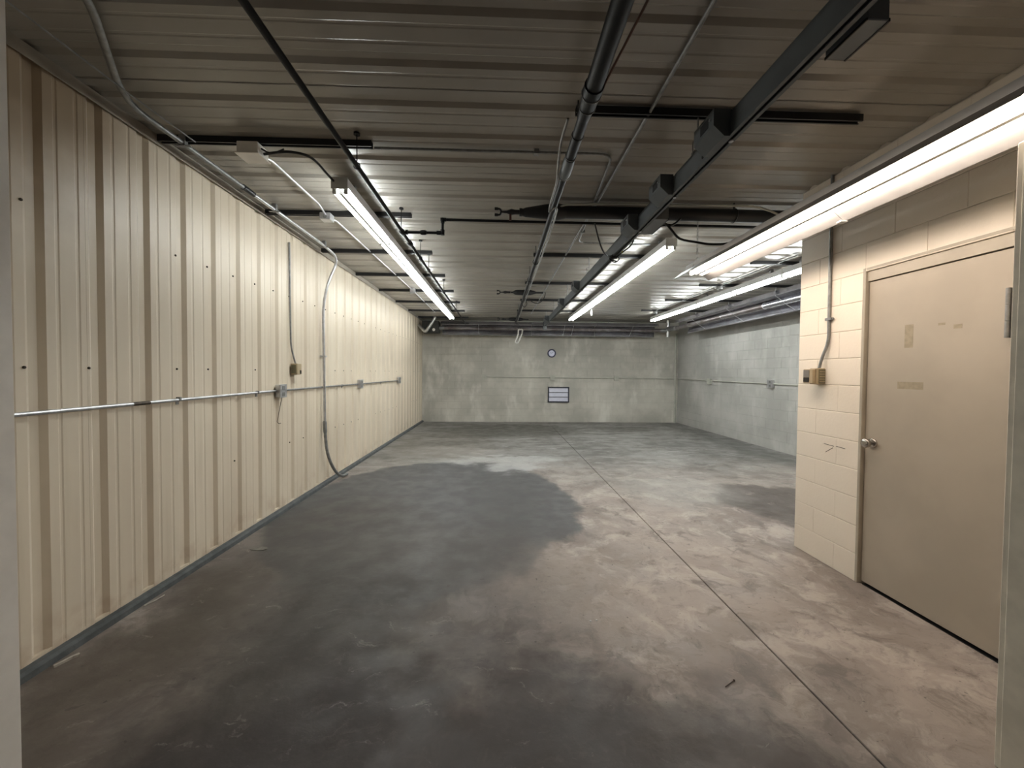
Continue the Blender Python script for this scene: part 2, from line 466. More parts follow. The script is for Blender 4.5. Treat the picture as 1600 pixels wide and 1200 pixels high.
lay_blocks(wb, M_BLOCK_BACK, (-2.36, YB, 0), (1, 0, 0), 0, lambda i: running(XR+2.36, i % 2), 15)
wr = struct('wall_right', MB().box(XR+.004, XR+.22, 3.0, YB+.2, 0, 3.3), M_MORTAR_RIGHT)
lay_blocks(wr, M_BLOCK_RIGHT, (XR, YB, 0), (0, -1, 0), -PI/2, lambda i: running(6.7, i % 2), 15)
mk('plain_section', MB().box(XR, XR+.05, 3.0, YB-6.705, 0, 3.09), M_BLOCK_RIGHT, wr)

# office wall: door opening y 1.90..2.776, z 0..2.29
wo = struct('wall_office', MB().box(OX+.004, OX+.19, 2.776, 3.352, 0, 3.16).box(OX+.004, OX+.19, 1.2, 2.776, 2.292, 3.16)
            .box(OX+.004, OX+.19, 1.2, 1.885, 0, 2.292).box(OX, 5.7, 3.352, 3.37, 0, 3.16), M_MORTAR_CREAM)
def office(i):
    z = (i+.5)*BH; tot = 2.17
    sp = running(tot, i % 2 == 1); out = []
    for s0, ln in sp:
        if z < 2.29:       # cut out of the door opening
            a0, b0 = s0, s0+ln
            if b0 <= .594: out.append((a0, ln))
            elif a0 < .594-.02: out.append((a0, .594-a0))
            if b0 > 1.487+.02: out.append((max(a0, 1.487), b0-max(a0, 1.487)))
        else: out.append((s0, ln))
    return out
lay_blocks(wo, M_BLOCK_OFFICE, (OX, 3.37, 0), (0, -1, 0), -PI/2, office, 15, faint=7)

# opening the photograph is taken through
jl = struct('wall_front_left', MB().box(-2.50, -1.704, 1.08, 1.44, 0, 3.16, .004), M_JAMB)
jr = struct('wall_front_right', MB().box(1.946, 2.60, 1.08, 1.438, 0, 2.40, .004).box(1.939, 1.947, 1.24, 1.415, 0, 2.40, .003), M_JAMB_R)

# ================================================================== DOOR
dr = bpy.data.objects.new('door_1', None); COL.objects.link(dr); dr.location = (OX, 2.34, 0); dr['kind'] = 'structure'
fr = MB()
fr.box(OX-.004, OX+.14, 2.756, 2.779, 0, 2.292, .003).box(OX-.006, OX+.14, 1.883, 1.935, 0, 2.292, .003)
fr.box(OX-.004, OX+.14, 1.935, 2.756, 2.272, 2.292, .003).box(OX+.012, OX+.14, 1.935, 2.756, 2.195, 2.272)
fr.box(OX+.075, OX+.14, 2.735, 2.756, 0, 2.195).box(OX+.075, OX+.14, 1.935, 1.95, 0, 2.195)
mks('frame_piece', fr, M_FRAME, dr)
sl = mk('door_slab', MB().box(OX+.022, OX+.066, 1.938, 2.752, .022, 2.188, .003), M_DOOR, dr)
for y0, y1, z0, z1 in ((2.442, 2.495, 1.702, 1.852), (2.373, 2.532, 1.433, 1.480), (2.262, 2.30, 1.826, 1.840), (2.176, 2.219, 1.797, 1.822)):
    mk('tape_mark', MB().box(OX+.0213, OX+.0222, y0, y1, z0, z1), M_DPATCH, sl)
kn = MB(); kx = OX+.022
kn.tube([(kx, 2.69, 1.04), (kx-.008, 2.69, 1.04), (kx-.011, 2.69, 1.04)], [.033, .033, .027], 16)
kn.tube([(kx-.01, 2.69, 1.04), (kx-.035, 2.69, 1.04)], .011, 12)
kn.tube([(kx-.030, 2.69, 1.04), (kx-.036, 2.69, 1.04), (kx-.046, 2.69, 1.04), (kx-.058, 2.69, 1.04), (kx-.066, 2.69, 1.04), (kx-.069, 2.69, 1.04)],
        [.014, .024, .032, .033, .028, .016], 18)
mk('door_knob', kn, M_BRASS, sl)['label'] = 'round satin metal door knob'
hg = MB()
for k in range(3): hg.tube([(OX-.006, 1.955, 1.722+k*.0865), (OX-.006, 1.955, 1.722+k*.0865+.084)], .0095, 10)
hg.box(OX-.004, OX+.022, 1.952, 1.962, 1.722, 1.98)
for h_ in mks('hinge_knuckle', hg, M_GALV_D, dr): h_['label'] = 'grey steel hinge piece'
mk('door_gap_shade', MB().box(OX+.02, OX+.14, 1.935, 2.739, 0, .004), M_BLACK, dr)  # black strip standing in for the shade in the gap under the door

# ================================================================== CEILING LAMPS
def strip_lamp(name, label, group, x, y0, L, m_tube, zt=2.93, pairs=2):
    """surface strip lamp: two rows of tubes under a white channel"""
    t = thing(name, label, 'ceiling lamp', (x, y0, zt), group)
    h = MB().prism([(x-.062, zt+.025), (x-.052, zt+.022), (x+.052, zt+.022), (x+.062, zt+.025), (x+.058, zt+.10), (x-.058, zt+.10)], 'y', y0, y0+L)
    mk('housing', h, M_WHITE, t)
    mk('ballast_cover', MB().prism([(x-.013, zt-.015), (x+.013, zt-.015), (x+.020, zt+.024), (x-.020, zt+.024)], 'y', y0+.03, y0+L-.03), M_WHITE, t)
    tl = L/pairs
    for k in range(pairs):
        for sx in (-.043, .043):
            a0, a1 = y0+k*tl+.022, y0+(k+1)*tl-.022
            mk('tube', MB().tube([(x+sx, a0, zt), (x+sx, a1, zt)], .0175, 10), m_tube, t)
            for q in (a0-.016, a1-.004):
                mk('lamp_socket', MB().box(x+sx-.015, x+sx+.015, q, q+.020, zt-.022, zt+.026, .003), M_SOCKET, t)
    mk('end_plate', MB().box(x-.064, x+.064, y0-.004, y0, zt+.012, zt+.102), M_SOCKET, t)
    for yy in (y0+.3, y0+L-.3):
        mk('mounting_spacer', MB().box(x-.02, x+.02, yy-.02, yy+.02, zt+.098, ZC+.002), M_GALV_D, t)
    return t
U = 1.2192
ordn = ['nearest', 'second nearest', 'third nearest', 'fourth nearest', 'fifth nearest', 'sixth nearest', 'seventh nearest', 'farthest']
names3 = ['nearest lamp of the three', 'middle lamp of the three', 'farthest lamp of the three']
for i in range(3):
    strip_lamp('strip_lamp', 'white twin-tube strip lamp above the cream ribbed wall side, ' + names3[i], 'strip lamps in the left run',
               -1.256, 3.146+i*2*U, 2*U, M_TUBE_C)
for i, (yo, n) in enumerate(((0, 2), (2, 2), (4, 1))):
    strip_lamp('strip_lamp', 'white twin-tube strip lamp right of the grey rail, ' + names3[i], 'strip lamps in the middle run',
               1.908, 4.35+yo*U, n*U, M_TUBE_C, pairs=n)
for i in range(3):
    strip_lamp('strip_lamp', 'white twin-tube strip lamp beside the right-hand heater, ' + names3[i], 'strip lamps in the right run',
               4.09, 10.40-(3-i)*2*U, 2*U, M_TUBE_C)

# big hanging lamp with wing reflectors, nearest the camera
hx, hz = 1.976, 2.535
t = thing('hanging_lamp', 'big bright hanging lamp with white wing reflectors in front of the office door', 'hanging lamp', (hx, 2.7, hz))
ya, yb = 1.32, 4.02
mk('housing', MB().prism([(hx-.060, hz+.030), (hx+.060, hz+.030), (hx+.055, hz+.095), (hx-.055, hz+.095)], 'y', ya, yb), M_WHITE, t)
mk('ballast_cover', MB().prism([(hx-.014, hz-.022), (hx+.014, hz-.022), (hx+.024, hz+.031), (hx-.024, hz+.031)], 'y', ya+.04, 3.90), M_WHITE, t)
for s in (-1, 1):
    pr = [(hx+s*.062, hz+.050), (hx+s*.100, hz+.028), (hx+s*.185, hz-.040), (hx+s*.187, hz-.048), (hx+s*.183, hz-.047), (hx+s*.099, hz+.025), (hx+s*.062, hz+.046)]
    for (p0, p1) in ((ya, 2.42), (2.424, yb)):
        mk('reflector', MB().prism(pr if s > 0 else pr[::-1], 'y', p0, p1), M_WING, t)
    mk('tube', MB().tube([(hx+s*.053, ya+.03, hz-.005), (hx+s*.053, 3.90, hz-.005)], .0185, 12), M_TUBE_W, t)
    mk('lamp_socket', MB().box(hx+s*.053-.017, hx+s*.053+.017, 3.90, 3.925, hz-.026, hz+.03, .004), M_SOCKET, t)
mk('clip', MB().box(hx+.150, hx+.196, 2.405, 2.44, hz-.056, hz-.046, .002), M_WHITE, t)
ch = thing('hanging_chain', 'thin steel chain holding the far end of the hanging lamp', 'chain', (1.95, 3.85, 3.05))
mb = MB(); n = 22
for k in range(n):
    z = 3.06-k*(3.06-2.69)/n; mb.ring((1.95, 3.85, z), (1, 0, 0) if k % 2 else (0, 1, 0), .0085, .002, 8, 4)
mk('links', mb, M_GALV_D, ch)
mk('hook', MB().tube([(hx-.075, 3.86, 2.565), (1.952, 3.85, 2.675), (hx+.05, 3.86, 2.632)], .0028, 6), M_GALV_D, ch)

# ================================================================== STRUTS, PIPES, CONDUIT UNDER THE CEILING
def strut_mb(x0, x1, y):
    h, wd = .042, .041
    pr = [(y-wd/2, ZC), (y-wd/2, ZC-h), (y-wd/2+.010, ZC-h), (y-wd/2+.010, ZC-h+.004), (y-wd/2+.003, ZC-h+.004), (y-wd/2+.003, ZC-.003),
          (y+wd/2-.003, ZC-.003), (y+wd/2-.003, ZC-h+.004), (y+wd/2-.010, ZC-h+.004), (y+wd/2-.010, ZC-h), (y+wd/2, ZC-h), (y+wd/2, ZC)]
    return MB().prism(pr, 'x', x0, x1)
for i in range(8):
    y = 2.775+i*U
    props(mk('ceiling_strut', strut_mb(-2.31, -.885, y), M_BLACK, None, (-1.6, y, ZC)),
          'black steel channel across the left lamp run, %s of eight from the camera' % ordn[i], 'strut', 'black channels over the left lamps')
for i, (y, xb) in enumerate(((2.36, 2.19), (3.74, 2.22), (5.22, 2.0), (6.85, 2.0), (8.46, 2.06), (9.90, 2.02))):
    props(mk('ceiling_strut', strut_mb(.445, xb, y), M_BLACK, None, (1.3, y, ZC)),
          'black steel channel above the grey rail, %s of six from the camera' % (ordn[i] if i < 5 else 'farthest'), 'strut', 'black channels over the grey rail')
for i, y in enumerate((5.40, 6.81, 8.23, 9.62)):
    props(mk('ceiling_strut', strut_mb(3.50, 5.2, y), M_BLACK, None, (4.4, y, ZC)),
          'black steel channel above the right-hand heater, %s of four from the camera' % (ordn[i] if i < 3 else 'farthest'), 'strut', 'black channels over the right heater')

# threaded gas pipe on the left, with a branch crossing to the right
t = thing('gas_pipe', 'slim black iron pipe along the ceiling right of the left lamps, with cross branch', 'pipe', (-.955, 4, 2.885))
px, pz = -.955, 2.885
mk('pipe', MB().tube([(px, .4, pz), (px, 11.25, pz)], .0165, 10), M_PIPE, t)
for y in (3.915, 4.25): mk('coupling', MB().tube([(px, y-.05, pz), (px, y-.042, pz), (px, y+.042, pz), (px, y+.05, pz)], [.018, .026, .026, .018], 10), M_PIPE, t)
mk('branch_pipe', MB().tube(bend([(px, 3.915, pz), (-.565, 3.915, pz), (-.565, 3.93, 3.02), (3.3, 3.96, 3.02)], .012, 2), .0135, 8), M_PIPE, t)
fit = MB()
fit.tube([(-.92, 3.915, pz), (-.90, 3.915, pz)], .024, 8).tube([(-.78, 3.915, pz), (-.765, 3.915, pz), (-.735, 3.915, pz), (-.72, 3.915, pz)], [.019, .025, .025, .019], 8)
fit.tube([(-.62, 3.915, pz), (-.555, 3.915, pz)], .021, 8).tube([(-.565, 3.915, pz-.02), (-.565, 3.915, pz+.03)], .021, 8)
fit.tube([(-.565, 3.925, 2.985), (-.565, 3.93, 3.032)], .019, 8).tube([(-.585, 3.93, 3.02), (-.53, 3.93, 3.02)], .019, 8)
mks('elbow_fitting', fit, M_PIPE, t)
for y in (2.68, 3.87, 4.80, 5.36, 6.81, 8.80):
    hb = MB().tube([(px, y, pz+.02), (px, y, ZC-.006)], .004, 6).ring((px, y, pz), (0, 1, 0), .021, .004, 12, 5)
    hb.tube([(px-.0, y, ZC-.012), (px, y, ZC+.001)], .022, 8)
    mk('pipe_hanger', hb, M_PIPE, t)

# fat exhaust pipe down the middle
t = thing('exhaust_pipe', 'fat black steel pipe running down the middle of the ceiling, reduced in steps', 'pipe', (.447, 4, 2.90))
ex, ez = .447, 2.90
mk('pipe', MB().tube([(ex, .3, ez), (ex, 1.93, ez)], .042, 18), M_PIPE, t)
mk('pipe', MB().tube([(ex, 1.92, ez), (ex, 2.60, ez)], .0325, 16), M_PIPE, t)
mk('pipe', MB().tube([(ex, 2.58, ez), (ex, 10.8, ez)], .0255, 14), M_PIPE, t)
mk('reducer', MB().tube([(ex, 1.90, ez), (ex, 1.96, ez), (ex, 2.06, ez), (ex, 2.14, ez)], [.048, .048, .041, .0335], 18), M_PIPE, t)
mk('reducer', MB().tube([(ex, 2.54, ez), (ex, 2.60, ez), (ex, 2.73, ez), (ex, 2.79, ez)], [.0345, .039, .039, .0265], 16), M_BEAM, t)
for y, r in ((1.96, .049), (2.055, .043), (2.52, .0345), (2.77, .038)): mk('clamp_band', MB().ring((ex, y, ez), (0, 1, 0), r, .003, 18, 5), M_GALV_D, t)
for y in (2.30, 4.92, 5.85, 7.55, 9.1):
    mk('pipe_hanger', MB().tube([(ex, y, ez+.03), (ex, y, ZC)], .005, 6), M_BLACK, t)
    mk('clamp_band', MB().ring((ex, y, ez), (0, 1, 0), .033, .005, 14, 5), M_BLACK, t)
for y in (4.35, 6.1): mk('clamp_band', MB().ring((ex, y, ez), (0, 1, 0), .0275, .003, 14, 5), M_GALV_D, t)
# galvanised conduit strapped to the exhaust pipe
single('pipe_conduit', MB().tube(spline([(.385, 2.28, 2.98), (.372, 2.45, 2.94), (.388, 2.68, 2.90), (.40, 2.82, 2.872), (.408, 3.3, 2.866), (.478, 3.5, 2.864), (.483, 7.0, 2.868), (.478, 10.5, 2.87)], 5), .008, 8),
       M_GALV_D, 'thin grey conduit hugging the fat black ceiling pipe', 'conduit', (.45, 4, 2.87))
single('brown_cable', MB().tube(spline([(.62, 1.35, 3.07), (.60, 1.60, 3.05), (.565, 1.75, 3.01), (.525, 1.88, 2.96), (.498, 1.98, 2.92)], 5), .006, 6),
       M_CABLE_BR, 'thin brown cable curving into the fat black pipe near the camera', 'cable', (.6, 1.6, 3.05))

# crossing bar with tapered end and forked lever
def cross_fitting(y, z, k, label, long_bar):
    t = thing('pipe_cross_fitting', label, 'pipe fitting', (.45, y, z))
    if long_bar:
        mk('bar', MB().tube([(.52, y, z+.01), (3.5, y, z+.01)], .056, 16), M_BLACK, t)
        mk('taper', MB().tube([(.20, y, z), (.23, y, z), (.42, y, z+.01), (.52, y, z+.01), (.60, y, z+.01)], [.030, .042, .066, .075, .057], 14), M_BLACK, t)
        mk('collar', MB().tube([(.175, y, z), (.20, y, z)], .036, 12), M_BLACK, t)
    else:
        mk('bar', MB().tube([(.36*k+.1, y, z), (.80, y, z)], .017, 10), M_BLACK, t)
        mk('taper', MB().tube([(.25, y, z), (.29, y, z), (.34, y, z), (.56, y, z), (.60, y, z), (.66, y, z)], [.02, .045, .05, .05, .04, .02], 12), M_BLACK, t)
    mk('stem', MB().tube([(.20, y, z), (.14, y, z), (.10, y, z), (.06, y, z), (.03, y, z)], [.020, .020, .028, .012, .010], 10), M_BLACK, t)
    mk('fork', MB().tube(bend([(-.045, y, z+.028), (.0, y, z+.028), (.012, y, z), (.0, y, z-.028), (-.045, y, z-.028)], .02, 3), .0095, 8)
       .tube([(-.05, y, z+.028), (-.02, y, z+.028)], .014, 8).tube([(-.05, y, z-.028), (-.02, y, z-.028)], .014, 8).tube([(.01, y, z), (.04, y, z)], .010, 8), M_BLACK, t)
    return t
t = cross_fitting(3.6, 2.975, 1, 'thick black bar crossing the ceiling with tapered end and forked lever', True)
mk('drop_link', MB().box(.083, .103, 3.59, 3.61, 2.90, 2.97), M_REDBR, t)
mk('bar_hanger', MB().tube([(2.16, 3.6, 3.03), (2.16, 3.6, ZC)], .010, 8).ring((2.16, 3.6, 2.985), (1, 0, 0), .060, .006, 18, 5), M_BLACK, t)
mk('bar_hanger', MB().tube([(3.1, 3.6, 3.03), (3.1, 3.6, ZC)], .010, 8).ring((3.1, 3.6, 2.985), (1, 0, 0), .060, .006, 18, 5), M_BLACK, t)
cross_fitting(7.22, 2.985, .3, 'smaller black forked fitting across the middle pipe, halfway down the room', False)
cross_fitting(10.85, 2.985, .3, 'smaller black forked fitting across the middle pipe, nearest the back wall', False)
single('yellowed_cable', MB().tube(spline([(.50, 3.56, 2.99), (.58, 3.53, 3.02), (.72, 3.51, 3.02), (1.1, 3.51, 3.035), (1.6, 3.51, 3.03), (2.0, 3.51, 3.04), (2.35, 3.5, 3.02), (2.7, 3.52, 2.9), (2.95, 3.55, 2.84)], 4), .009, 6),
       M_PAINTED_COND, 'pale cable lying along the thick black crossing bar', 'cable', (1.5, 3.52, 3.03))

# thin conduit pair right of the middle pipe
single('ceiling_conduit', MB().tube([(.885, .5, 3.075), (.885, 3.3, 3.075), (.868, 5.2, 3.075), (.835, 10.4, 3.07)], .0105, 8), M_GALV_D,
       'long thin grey conduit along the ceiling left of the grey rail', 'conduit', (.88, 4, 3.07))
t = thing('crossing_conduit', 'thin grey conduit crossing from the left lamps and bending along the ceiling', 'conduit', (.2, 2.81, 3.075))
mk('conduit', MB().tube(bend([(-.88, 2.81, 3.078), (.80, 2.81, 3.078), (.83, 3.2, 3.078), (.925, 4.68, 3.07), (1.8, 4.70, 3.07)], .11, 5), .0095, 8), M_GALV_D, t)
mk('strap', MB().box(.235, .27, 2.79, 2.83, 3.062, 3.094), M_GALV_D, t)
mk('strap', MB().box(.885, .925, 4.30, 4.34, 3.055, 3.094), M_GALV_D, t)

# left: galvanised conduit from ceiling down the ribbed wall into the floor
t = thing('wall_drop_conduit', 'stout galvanised conduit running along the left ceiling edge and down the ribbed wall', 'conduit', (-2.2, 5, 1.5))
mk('conduit', MB().tube(bend([(-1.62, 1.45, 3.06), (-1.73, 1.75, 3.055), (-2.06, 2.22, 3.05), (-2.14, 2.40, 3.045), (-2.14, 3.45, 3.045)], .09, 5), .0165, 10), M_GALV_D, t)
mk('conduit', MB().tube(bend([(-2.14, 3.42, 3.045), (-2.135, 4.85, 3.045), (-2.115, 5.28, 3.0), (-2.23, 5.20, 2.66), (-2.288, 5.20, 2.36), (-2.288, 5.24, .84)], .2, 6), .0165, 12), M_GALV, t)
mk('coupling', MB().tube([(-2.14, 3.38, 3.045), (-2.14, 3.52, 3.045)], .023, 12), M_BLACK, t)['label'] = 'black coupling sleeve'
mk('coupling', MB().tube([(-2.288, 5.24, .86), (-2.288, 5.24, .84), (-2.286, 5.245, .72), (-2.286, 5.246, .70)], [.02, .025, .025, .02], 12), M_GALV_D, t)
fx = spline([(-2.287, 5.245, .72), (-2.27, 5.25, .50), (-2.25, 5.32, .30), (-2.22, 5.44, .13), (-2.20, 5.58, .045), (-2.19, 5.74, .028)], 8)
mk('flexible_end', MB().tube(fx, [.019+.0012*(i % 2) for i in range(len(fx))], 10), M_GALV_D, t)['label'] = 'ribbed flexible conduit tail resting on the floor'
for y in (2.76, 3.84, 4.9): mk('strap', MB().box(-2.16, -2.12, y-.016, y+.016, 3.024, ZC).box(-2.19, -2.09, y-.010, y+.010, 3.026, 3.032), M_GALV_D, t)
mk('strap', MB().box(XL, -2.262, 5.19, 5.245, 1.70, 1.72), M_GALV, t)
single('guy_wire', MB().tube([(-2.035, 1.45, 3.03), (-2.04, 2.24, 3.03), (-2.03, 2.72, 3.035)], .0045, 6), M_GALV_D,
       'taut thin wire running along the near left ceiling corner', 'wire', (-2.04, 2.2, 3.03))

# junction boxes and thin conduit feeding the left lamps
t = thing('junction_box', 'cream metal junction box hung from the nearest left channel', 'junction box', (-1.705, 2.80, 3.0))
mk('body', MB().box(-1.775, -1.635, 2.735, 2.865, 2.985, 3.062, .004), M_JAMB, t)
mk('cover', MB().box(-1.785, -1.625, 2.725, 2.875, 2.978, 2.986, .002), M_JAMB, t)
single('ceiling_conduit', MB().tube(bend([(-1.70, 2.86, 3.03), (-1.69, 2.98, 3.07), (-1.685, 3.76, 3.07), (-1.70, 3.92, 3.04)], .06, 4), .009, 8), M_GALV,
       'short bright thin conduit between the two left ceiling boxes', 'conduit', (-1.69, 3.4, 3.07))
t = thing('junction_box', 'small galvanised junction box on the second left channel', 'junction box', (-1.70, 3.96, 3.02))
mk('body', MB().box(-1.755, -1.65, 3.91, 4.01, 2.995, 3.062, .006), M_GALV, t)
mk('knockout', MB().tube([(-1.70, 3.905, 3.02), (-1.70, 3.912, 3.02)], .02, 10), M_GALV_D, t)
single('ceiling_conduit', MB().tube(bend([(-1.70, 4.0, 3.03), (-1.69, 4.14, 3.07), (-1.66, 7.5, 3.075), (-1.68, 10.3, 3.075)], .06, 4), .009, 8), M_GALV,
       'long bright thin conduit beside the left lamp run', 'conduit', (-1.68, 6, 3.07))
t = thing('junction_box', 'tiny galvanised box far down the left thin conduit', 'junction box', (-1.645, 7.55, 3.05))
mk('body', MB().box(-1.69, -1.60, 7.50, 7.60, 3.01, 3.1, .005), M_GALV, t)
mk('cover', MB().box(-1.695, -1.595, 7.495, 7.605, 3.004, 3.012), M_GALV_D, t)
single('lamp_feed_cable', MB().tube(spline([(-1.63, 2.80, 3.01), (-1.46, 2.78, 3.02), (-1.36, 2.84, 3.03), (-1.33, 2.93, 3.03), (-1.32, 3.05, 3.02), (-1.30, 3.15, 3.0)], 5), .009, 8), M_RUBBER,
       'short dark flexible cable looping from cream box to the left lamp', 'cable', (-1.4, 2.9, 3.02))
single('strut_wire', MB().tube(spline([(-1.63, 2.77, 3.03), (-1.56, 2.77, 3.0), (-1.48, 2.775, 3.035)], 5), .006, 6), M_RUBBER,
       'stub of dark cable tucked under the nearest left channel', 'cable', (-1.56, 2.77, 3.02))
# right: thin conduit beside the right lamps
t = thing('ceiling_conduit', 'dark thin conduit with round boxes left of the right lamp run', 'conduit', (3.85, 8, 3.07))
mk('conduit', MB().tube([(3.86, 5.0, 3.072), (3.86, 9.75, 3.072)], .010, 8), M_GALV_D, t)
for y in (6.81, 9.66): mk('conduit_box', MB().tube([(3.86, y, 3.02), (3.86, y, 3.06)], .05, 12).ring((3.86, y, 3.018), (0, 0, 1), .04, .006, 14, 5), M_GALV_D, t)

# ================================================================== GREY RAIL
bx0, bx1, bz0, bz1 = 1.158, 1.212, 2.729, 2.845
t = thing('ceiling_rail', 'long blue-grey steel rail with bolted boxes hanging under the ceiling', 'rail', (1.18, 5, 2.75))
pr = [(bx0, bz0), (bx0+.018, bz0), (bx0+.018, bz0+.006), (bx0+.006, bz0+.006), (bx0+.006, bz1-.006), (bx1-.006, bz1-.006), (bx1-.006, bz0+.006),
      (bx1-.018, bz0+.006), (bx1-.018, bz0), (bx1, bz0), (bx1, bz1), (bx0, bz1)]
mk('rail_beam', MB().prism(pr, 'y', .7, 10.25), M_BEAM, t)
mk('inner_track', MB().box(bx0+.012, bx1-.012, .7, 10.2, bz0+.012, bz0+.04), M_BLACK, t)
for y in (1.975, 2.63, 3.29, 5.69, 7.04, 9.2):
    L = .20
    b1 = MB().prism([(bx0, bz1+.013), (bx0-.087, bz1+.013), (bx0-.087, bz0+.045), (bx0-.03, bz0-.006), (bx0, bz0-.006)], 'y', y, y+L)
    bo = mk('rail_box', b1, M_BEAM, t)
    mk('slot', MB().box(bx0-.0885, bx0-.085, y+.05, y+.13, bz1-.055, bz1-.005), M_BEAM_D, bo)
    # slotted guard plate carried on beyond the box
    mk('guard_plate', MB().box(bx0-.006, bx0, y+L, y+L+.13, bz0-.004, bz1-.02, .002), M_BEAM, bo)
    mk('slot', MB().tube([(bx0-.007, y+L+.055, bz0+.03), (bx0-.0055, y+L+.055, bz0+.03)], .014, 12), M_BEAM_D, bo)
    mks('bolt', MB().tube([(bx0-.087, y+.03, bz1-.03), (bx0-.094, y+.03, bz1-.03)], .006, 6).tube([(bx1-.02, y+.05, bz0-.006), (bx1-.02, y+.05, bz0)], .012, 6), M_GALV, bo)
for y in (2.36, 3.74, 5.22, 6.85, 8.46, 9.90):
    mks('hanger_rod', MB().tube([(1.185, y, bz1), (1.185, y, ZC-.04)], .005, 6).box(1.155, 1.215, y-.02, y+.02, bz1, bz1+.012)
       .tube([(1.155, y, bz1+.004), (1.155, y, bz1+.07)], .003, 5).tube([(1.155, y, bz1+.07), (1.185, y, bz1+.075)], .003, 5), M_GALV_D, t)
mk('end_stop', MB().box(bx0-.02, bx1+.02, 10.2, 10.26, bz0-.08, bz1, .004), M_BEAM, t)
for (y0, y1, xa, lab) in ((1.337, 1.513, 1.255, 'grey steel control box bolted right of the rail, at the top edge'),
                          (3.10, 3.44, 1.222, 'grey steel control box bolted right of the rail, near the thick bar')):
    q = thing('control_box', lab, 'control box', (1.29, y0, 2.75))
    mk('body', MB().box(xa, 1.335, y0, y1, 2.742, 2.85, .003), M_BOX, q)
    mks('bottom_lip', MB().box(1.331, 1.337, y0, y1, 2.739, 2.750).box(xa-.002, xa+.002, y0, y1, 2.740, 2.750), M_BLACK, q)
    mk('bracket', MB().box(1.205, xa+.03, y1-.05, y1-.01, 2.80, 2.812).tube([(1.22, y1-.03, 2.745), (1.22, y1-.03, 2.80)], .010, 8), M_GALV_D, q)

# black cables around the rail
single('black_cable', MB().tube(spline([(.89, 3.7, 2.93), (.90, 3.7, 2.89), (.926, 3.7, 2.79), (.97, 3.72, 2.69), (1.03, 3.8, 2.665), (1.10, 3.95, 2.70), (1.17, 4.0, 2.70)], 5), .007, 7), M_RUBBER,
       'thin black cable hanging from the thick bar to the rail', 'cable', (.95, 3.7, 2.8))
single('black_cable', MB().tube(spline([(1.14, 4.0, 2.70), (1.20, 4.0, 2.715), (1.27, 4.0, 2.77), (1.335, 4.0, 2.825), (1.37, 4.0, 2.91), (1.36, 4.0, 2.99), (1.33, 3.97, 3.0)], 5), .007, 7), M_RUBBER,
       'black cable looping up right of the rail to the ceiling', 'cable', (1.3, 4.0, 2.8))
mb = MB().tube(spline([(1.116, 4.0, 2.69), (1.169, 4.0, 2.652), (1.215, 4.0, 2.68), (1.20, 4.0, 2.71), (1.14, 4.0, 2.70), (1.12, 3.98, 2.672), (1.18, 3.98, 2.66)], 5), .006, 7)
mb.tube(spline([(1.12, 4.02, 2.70), (1.18, 4.02, 2.755), (1.25, 4.02, 2.80), (1.255, 4.02, 2.77), (1.19, 4.02, 2.71)], 5), .006, 7)
mb.tube([(1.12, 3.99, 2.705), (1.19, 3.99, 2.70)], .016, 8)
t = single('coiled_cable', mb, M_RUBBER, 'tangled coil of black cable under the grey rail', 'cable', (1.16, 4.0, 2.69))
mk('tag', MB().box(1.228, 1.246, 3.985, 3.99, 2.75, 2.79), M_YEL, t)['label'] = 'small yellow tag'
single('black_cable', MB().tube(spline([(1.36, 3.45, 2.94), (1.381, 3.5, 2.886), (1.478, 3.5, 2.862), (1.539, 3.5, 2.803), (1.614, 3.5, 2.730), (1.779, 3.5, 2.701), (1.896, 3.5, 2.687), (2.071, 3.5, 2.701), (2.217, 3.5, 2.764), (2.304, 3.5, 2.823), (2.421, 3.5, 2.876)], 4), .010, 8),
       M_RUBBER, 'long black cable sagging from rail box past the hanging chain', 'cable', (1.750, 3.5, 2.764))
single('black_cable', MB().tube(spline([(1.614, 3.5, 2.910), (1.567, 3.5, 2.867), (1.507, 3.5, 2.837)], 4), .009, 8), M_RUBBER,
       'short black cable stub joining the sagging cable below the thick bar', 'cable', (1.556, 3.5, 2.862))
single('black_cable', MB().tube(spline([(.86, 7.5, 3.06), (.87, 7.5, 3.02), (.83, 7.5, 2.91), (.73, 7.5, 2.84), (.62, 7.5, 2.87), (.56, 7.5, 2.93)], 5), .008, 7), M_RUBBER,
       'black cable drooping between conduit and middle pipe, far down the room', 'cable', (.75, 7.5, 2.9))
single('black_cable', MB().tube(spline([(.46, 7.7, 2.98), (.43, 7.7, 2.90), (.48, 7.7, 2.80), (.535, 7.7, 2.86), (.50, 7.7, 2.97)], 5), .007, 7), M_RUBBER,
       'small loop of black cable hanging below the middle pipe', 'cable', (.48, 7.7, 2.9))
t = thing('looped_cable', 'white looped cord hanging below the middle pipe before the back wall', 'cord', (0.559, 10.75, 2.696))
mk('cord', MB().tube(bend([(0.525, 10.75, 2.696), (0.511, 10.72, 2.561), (0.439, 10.70, 2.340), (0.501, 10.70, 2.320), (0.617, 10.72, 2.561), (0.636, 10.75, 2.696), (0.525, 10.75, 2.696)], .03, 3), .020, 8), M_WCORD, t)
mks('cord_drop', MB().tube([(.452, 10.75, 2.88), (.540, 10.75, 2.705)], .006, 6).tube([(.47, 10.75, 2.885), (.598, 10.75, 2.705)], .006, 6), M_RUBBER, t)
t = single('pull_switch', MB().box(2.04, 2.075, 8.72, 8.755, 2.80, 2.93, .006), M_WHITE, 'small white pull switch below the middle lamp run', 'switch', (2.06, 8.74, 2.86))
mk('switch_arm', MB().tube([(2.057, 8.737, 2.925), (2.057, 8.737, 2.985), (1.96, 8.737, 2.985)], .006, 6), M_GALV_D, t)

